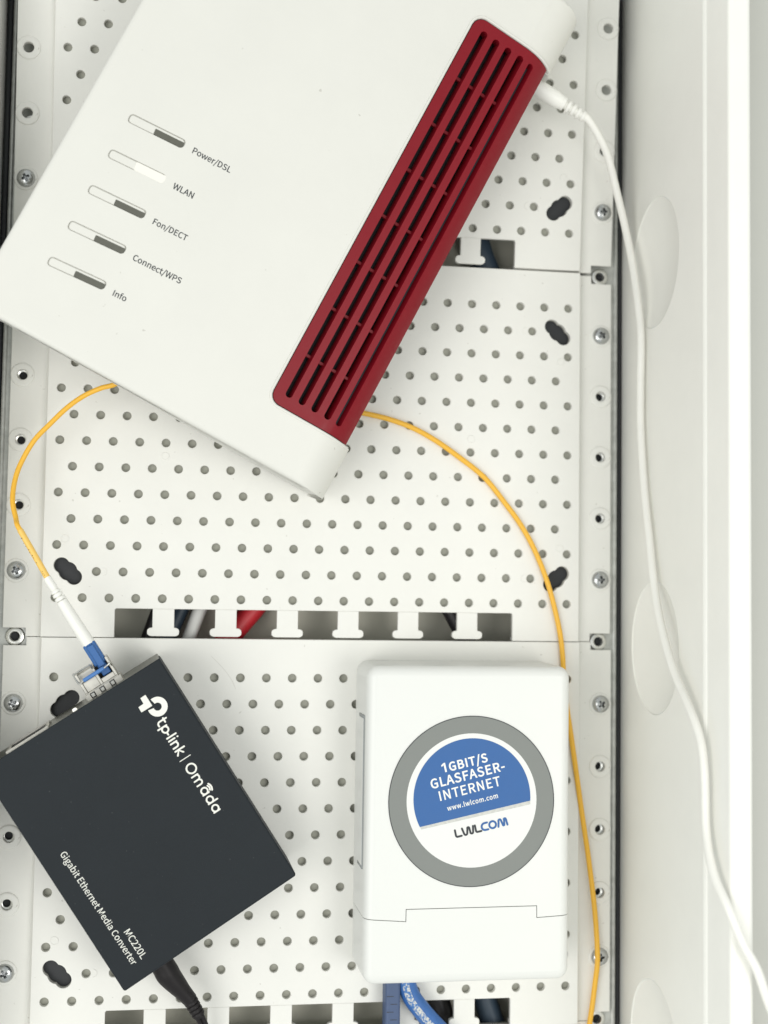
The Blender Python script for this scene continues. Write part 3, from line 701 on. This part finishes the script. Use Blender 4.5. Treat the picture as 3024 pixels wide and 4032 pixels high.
# ------------------------------------------------------------------ yellow fibre patch cord into the transceiver
fp = tag(empty('fibre_patch_cable', CM), 'yellow fibre patch cord with white boot looping at left from router to media converter', 'fibre cord')
mesh('connector', *merge(box(14.9, 19.6, Yf+9.0, Yf+17.6, 11.0, 16.2, 0.5), box(15.6, 18.9, Yf+4.6, Yf+9.0, 11.6, 15.6, 0.3)), BLUE, fp)
mesh('latch_lever', *merge(box(16.0, 18.6, Yf+8.0, Yf+16.8, 16.22, 17.0, 0.3), box(16.4, 18.2, Yf+16.8, Yf+17.4, 16.1, 16.7, 0.2)), BLUE, fp)
bp = [(17.3, Yf+17.4, 14.0), (17.25, Yf+24, 14.3), (17.3, Yf+31, 14.6), (17.4, Yf+36.0, 14.8)]
mesh('boot', *tube(smooth_path(bp, 4), [2.45, 2.45, 2.4, 2.4, 2.38, 2.35, 2.32, 2.3, 2.25, 2.2, 2.16, 2.12, 2.1], 18), WPLUG, fp)
for y0, y1, r in ((36.25, 37.5, 2.05), (37.9, 39.1, 1.95), (39.4, 40.4, 1.8), (40.7, 45.9, 1.55)):
    mesh('boot_segment', *tube([(17.4, Yf+y0, 14.8), (17.4, Yf+y0+.2, 14.8), (17.45, Yf+y1-.2, 14.85), (17.45, Yf+y1, 14.85)], [r*.93, r, r*.96, r*.9], 18), WPLUG, fp)
mesh('boot_core', *tube([(17.4, Yf+35, 14.8), (17.45, Yf+46, 14.85)], 1.3, 12), WPLUG, fp)
slv = mesh('sleeve', *tube([(17.45, Yf+45.4, 14.85), (17.6, Yf+46, 14.9), (18.1, Yf+56, 15), (18.5, Yf+65.2, 15), (18.52, Yf+65.6, 15)], [1.0, 1.15, 1.15, 1.12, 1.0], 16), YELT, fp)
marks = []
for k, (y, a, l) in enumerate(((62.4, .5, .8), (60.5, .1, .3), (59.2, .0, .3), (57.6, .5, .6), (56.6, .1, .35), (55.2, .5, .7), (54.2, .4, .5), (52.2, .2, .5), (48.4, .5, .35), (47.6, .0, .35), (46.9, .45, .4))):
    marks.append(box(17.2-.2+a*.4, 17.2-.2+a*.4+l*.55, Yf+y, Yf+y+.22, 16.0, 16.1))
mesh('print', *merge(*marks), INK, slv)
CMi = CM.inverted()
LP = [(-70, 24.5, 26), (-78.33, 18.89, 22), (-83.87, 17.3, 20), (-90.01, 14.55, 18), (-96.04, 10.09, 17), (-102.02, 4.06, 16), (-107.97, -2.57, 15), (-112.53, -11.44, 15), (-114.29, -18.41, 16), (-114.43, -25.36, 18), (-112.75, -31.61, 20.5)]
end = cw(18.5, Yf+65, 15); LP += [tuple(Vector(cw(18.62, Yf+67.5, 15))), end]
mesh('cord', *tube([tuple((CMi @ (Vector(p)*MM))/MM) for p in smooth_path(LP, 6)], 0.94, 12), YEL, fp)

# ------------------------------------------------------------------ yellow fibre cord on the right
YR = [(2, 15.6, 2.6), (10, 14.9, 2.4), (17.52, 13.76, 2.0), (26.25, 12.06, 1.6), (35.71, 9.04, 1.4), (44.56, 4.65, 1.3), (53.45, -1.11, 1.3), (65.15, -9.82, 1.3), (74.16, -20.33, 1.3), (80.6, -28.8, 1.3), (86.5, -39.15, 1.4), (92.0, -52.8, 1.6), (96.2, -68.8, 1.8), (97.9, -80, 1.6), (98.9, -92, 0.6), (100.3, -103, 1.0), (101.2, -109, 1.3), (103.7, -125, 1.2), (106.8, -143.3, 0), (110.0, -161.8, -1.0), (112.6, -182.4, -0.9), (113.6, -199.4, -0.6), (113.0, -209.5, -1.6), (111.4, -222.9, -2.2), (108.5, -240, -2.4)]
tag(mesh('fibre_cable', *tube(smooth_path(YR, 6), 1.05, 12), YEL), 'long yellow fibre cord curving from under the red grille down the right rail', 'fibre cord')

# ------------------------------------------------------------------ black power lead of the converter
dc = tag(empty('power_cable', CM), 'black power lead with a tapered plug below the media converter', 'power lead')
pp = [(-22.2, -CL/2+1.0, 13), (-22.2, -51.5, 13), (-22.3, -55, 13), (-21.6, -61, 12.8), (-20.75, -67.3, 12.4)]
mesh('plug', *tube(smooth_path(pp, 4), [4.2, 4.25, 4.3, 4.35, 4.4, 4.45, 4.5, 4.5, 4.4, 4.2, 4.0, 3.75, 3.5, 3.2, 3.0, 2.85, 2.75], 20), BLK, dc)
for k in range(4):
    y = -67.5-1.75*k
    x = -20.85-.12*k; z = 12.3-.25*k; r = 2.7-.06*k
    mesh('strain_relief_ring', *tube([(x, y, z), (x, y-.2, z), (x-.05, y-1.0, z-.1), (x-.06, y-1.25, z-.1)], [r*.92, r, r, r*.92], 18), BLK, dc)
mesh('strain_relief_core', *tube([(-20.8, -67, 12.3), (-21.4, -74.6, 11.2)], 2.1, 14), BLK, dc)
for s in (-.95, .95):
    mesh('wire', *tube(smooth_path([(-21.3+s*.9, -73.5, 11.3), (-21.9+s*.9, -78, 10), (-24+s*.9, -86, 6.5), (-27+s*.9, -94, 5)], 5), 0.95, 10), BLK, dc)

# ================================================================== FIBRE WALL BOX
fb = tag(empty('fibre_wall_box', loc=(54.3, -140.6, 0)), 'white fibre wall box with a round grey and blue sticker, lower right', 'wall box')
W2, H2 = 77.4, 115.8
def local(P): return [(a-54.3, b+140.6) for a, b in P]
shellb = rbox(0, -0.6, W2, H2, 2.2, 30.0, 4.5, 3.6, 0.45, n=7)
g = 0.14
seam = [(-60, -175.7), (15.5, -175.2), (31.2, -176.3), (31.25, -171.9), (80.1, -171.6), (80.15, -175.9), (93, -175.2), (170, -174.8)]
up = local([(x, y+g) for x, y in seam]); up[2] = (up[2][0]-2*g, up[2][1]); up[3] = (up[3][0]-2*g, up[3][1])
up[4] = (up[4][0]+2*g, up[4][1]); up[5] = (up[5][0]+2*g, up[5][1])
lo = local([(x, y-g) for x, y in seam])
upper = boolean(shellb, prism(up+[(120, 100), (-120, 100)], -5, 60), 'INTERSECT')
lower = boolean(shellb, prism([(-120, -100), (120, -100)]+lo[::-1], -5, 60), 'INTERSECT')
mesh('upper_cover', *upper, WB, fb, ang=28)
mesh('lower_cover', *lower, WB, fb, ang=28)
mesh('base', *rbox(0, -0.3, W2-.6, H2-.6, 0.0, 28.2, 4.2, 2.5, 0.45, n=5), WB, fb)
sl = mesh('side_latch', *box(-W2/2-.62, -W2/2+.4, -16.4, 37.4, 13.0, 24.4, 0.2), WB, fb)
mesh('latch_groove', *merge(box(-W2/2-.5, -W2/2+.2, 37.45, 38.6, 12.6, 24.8), box(-W2/2-.5, -W2/2+.2, -17.6, -16.45, 12.6, 24.8), box(-W2/2-.5, -W2/2+.2, -16.4, 37.4, 24.42, 25.1)), FOOT, sl)
# sticker, printed flat on the cover
CX, CY = 55.25-54.3, -132.95+140.6
st = mesh('sticker', *lathe([(31.2, 0), (31.3, 0.10), (31.2, 0.16), (0.01, 0.16)], 96, (CX, CY, 30.0)), RING, fb)
mesh('sticker_rim', *lathe([(31.05, 0.1), (31.05, 0.24), (31.32, 0.24), (31.32, 0.1)], 96, (CX, CY, 29.98), closed=True), INK, st)
def flat(name, ol, z, mt, parent, lab=None):
    me = curve_mesh('t', ol, 0, 0); me.materials.clear(); me.materials.append(mt)
    for v in me.vertices: v.co.z = z*MM
    o = link(name, me, parent)
    if lab: o['label'] = lab
    return o
CY2 = -132.65+140.6
flat('white_disc', [circ(CX, CY2, 24.55, 96)], 30.22, LBL, st)
# blue field: circle segment above a slanted chord
RB = 22.1; cxb, cyb = 55.35-54.3, -132.0+140.6
ang = 13.2
a0, a1 = -2.5, 207.5
flat('blue_field', [arc(cxb, cyb, RB, a0, a1, 70)], 30.27, LBLUE, st)
pL, pR = arc(cxb, cyb, RB, a1, a1, 1)[0], arc(cxb, cyb, RB, a0, a0, 1)[0]
flat('silver_line', [[(pL[0]+.1, pL[1]-.02), (pR[0], pR[1]-.02), (pR[0]+.02, pR[1]-1.35), (pL[0]+.55, pL[1]-.9)]], 30.27, LSTRIP, st)
def lb(s, x, y, wd, cap, bold, lab):
    o = text('lettering', s, wd, T(x-54.3, y+140.6, 30.31, 13.6), LOGO2, st, bold=bold, cap=cap, spacing=1.05); o['label'] = lab; return o
LOGO2 = mat('label_print_white', (0.84, 0.84, 0.80), 0.5)
M1 = T(44.1-54.3, -122.55+140.6, 30.31, 13.6)
flat('lettering', [[tuple((M1 @ Vector((x, y, 0)))[:2]) for x, y in ((0.95, 0), (1.65, 0), (1.65, 3.45), (1.05, 3.45), (0.05, 2.85), (0.05, 2.2), (0.95, 2.65))]], 30.31, LOGO2, st, 'white figure 1 before GBIT/S')
g0 = M1 @ Vector((2.75, 0, 0))
lb('GBIT/S', g0.x+54.3, g0.y-140.6, 14.85, 3.45, 0.11, 'white lettering reading GBIT/S')
lb('GLASFASER-', 40.0, -128.35, 28.6, 3.5, 0.09, 'white lettering reading GLASFASER-')
lb('INTERNET', 43.3, -132.75, 23.6, 3.5, 0.06, 'white lettering reading INTERNET')
lb('www.lwlcom.com', 46.1, -136.4, 19.6, 1.9, 0.08, 'white lettering reading www.lwlcom.com')
# company name in rounded strokes
M5 = T(49.25-54.3, -146.05+140.6, 30.31, 12.6)
def ls(polys, mt, lab):
    V, F = strokes(polys, 0.74, 0, 0.06); o = mesh('lettering', [tuple(M5 @ Vector(v)) for v in V], F, mt, st); o['label'] = lab
h = 2.55
ls([[(0.2, h), (0.2, .6)]+arc(.75, .55, .55, 180, 270, 5)+[(2.3, 0)],
    [(2.9, h), (3.35, .5)]+arc(3.95, .55, .6, 190, 340, 8)+[(4.9, 2.05)]+arc(5.25, 2.1, .4, 170, 10, 6)+[(5.75, .5)]+arc(6.25, .5, .55, 190, 350, 8)+[(7.15, h)],
    [(7.9, h), (7.9, .6)]+arc(8.45, .55, .55, 180, 270, 5)+[(9.9, 0)]], INK, 'black letters LWL')
ls([[(12.6, h)]+arc(11.55, h/2, h/2, 90, 270, 14)+[(12.6, 0)], arc(14.5, h/2, h/2, 0, 360, 24),
    [(16.5, 0), (16.95, 1.9)]+arc(17.4, 2.05, .5, 170, 20, 8)+[(18.3, .4)]+arc(18.55, .35, .28, 200, 340, 6)+[(19.1, 2.0)]+arc(19.4, 2.1, .42, 165, 15, 6)+[(20.0, 0)]], LBLUE, 'blue letters COM')

# ------------------------------------------------------------------ blue leads under the wall box
bo = tag(empty('network_plug', loc=(30, -205, 8)), 'ribbed blue grey plug boot coming out below the white wall box', 'plug')
O = (30, -205, 8)
mesh('boot', *xf(rbox(0, 0, 5.8, 40, 2.0, 9.5, .8, 1.2, n=4), lambda a, b, c: (a+.1-(b-0)*.004, b-6, c-8)), BOOTB, bo)
for k in range(6):
    x0 = -0.9 if k % 2 else -2.3
    mesh('rib_slot', *box(x0, x0+2.6, -4.2-2.9*k, -3.95-2.9*k, 1.38, 1.56), INK, bo)
bc = tag(empty('blue_cable', loc=(38, -212, 6)), 'bright blue cord with a mottled whitish band below the white wall box', 'cord')
O = (38, -212, 6)
bpth = smooth_path([(35.0, -196, 6.5), (35.6, -204, 6.5), (37.3, -209.5, 6), (40.5, -214.2, 5.5), (45, -219.5, 4.5), (52, -227, 3), (60, -236, 2)], 6)
mesh('jacket', *tube(rel(bpth, O), 3.6, 18, 1.0, 0.75), BCORD, bc)
band = [Vector(p)+Vector((-.45, -.35, 1.15)) for p in bpth]
mesh('pale_band', *tube(rel(band, O), 1.95, 12, 1.0, 0.9), MOT, bc)
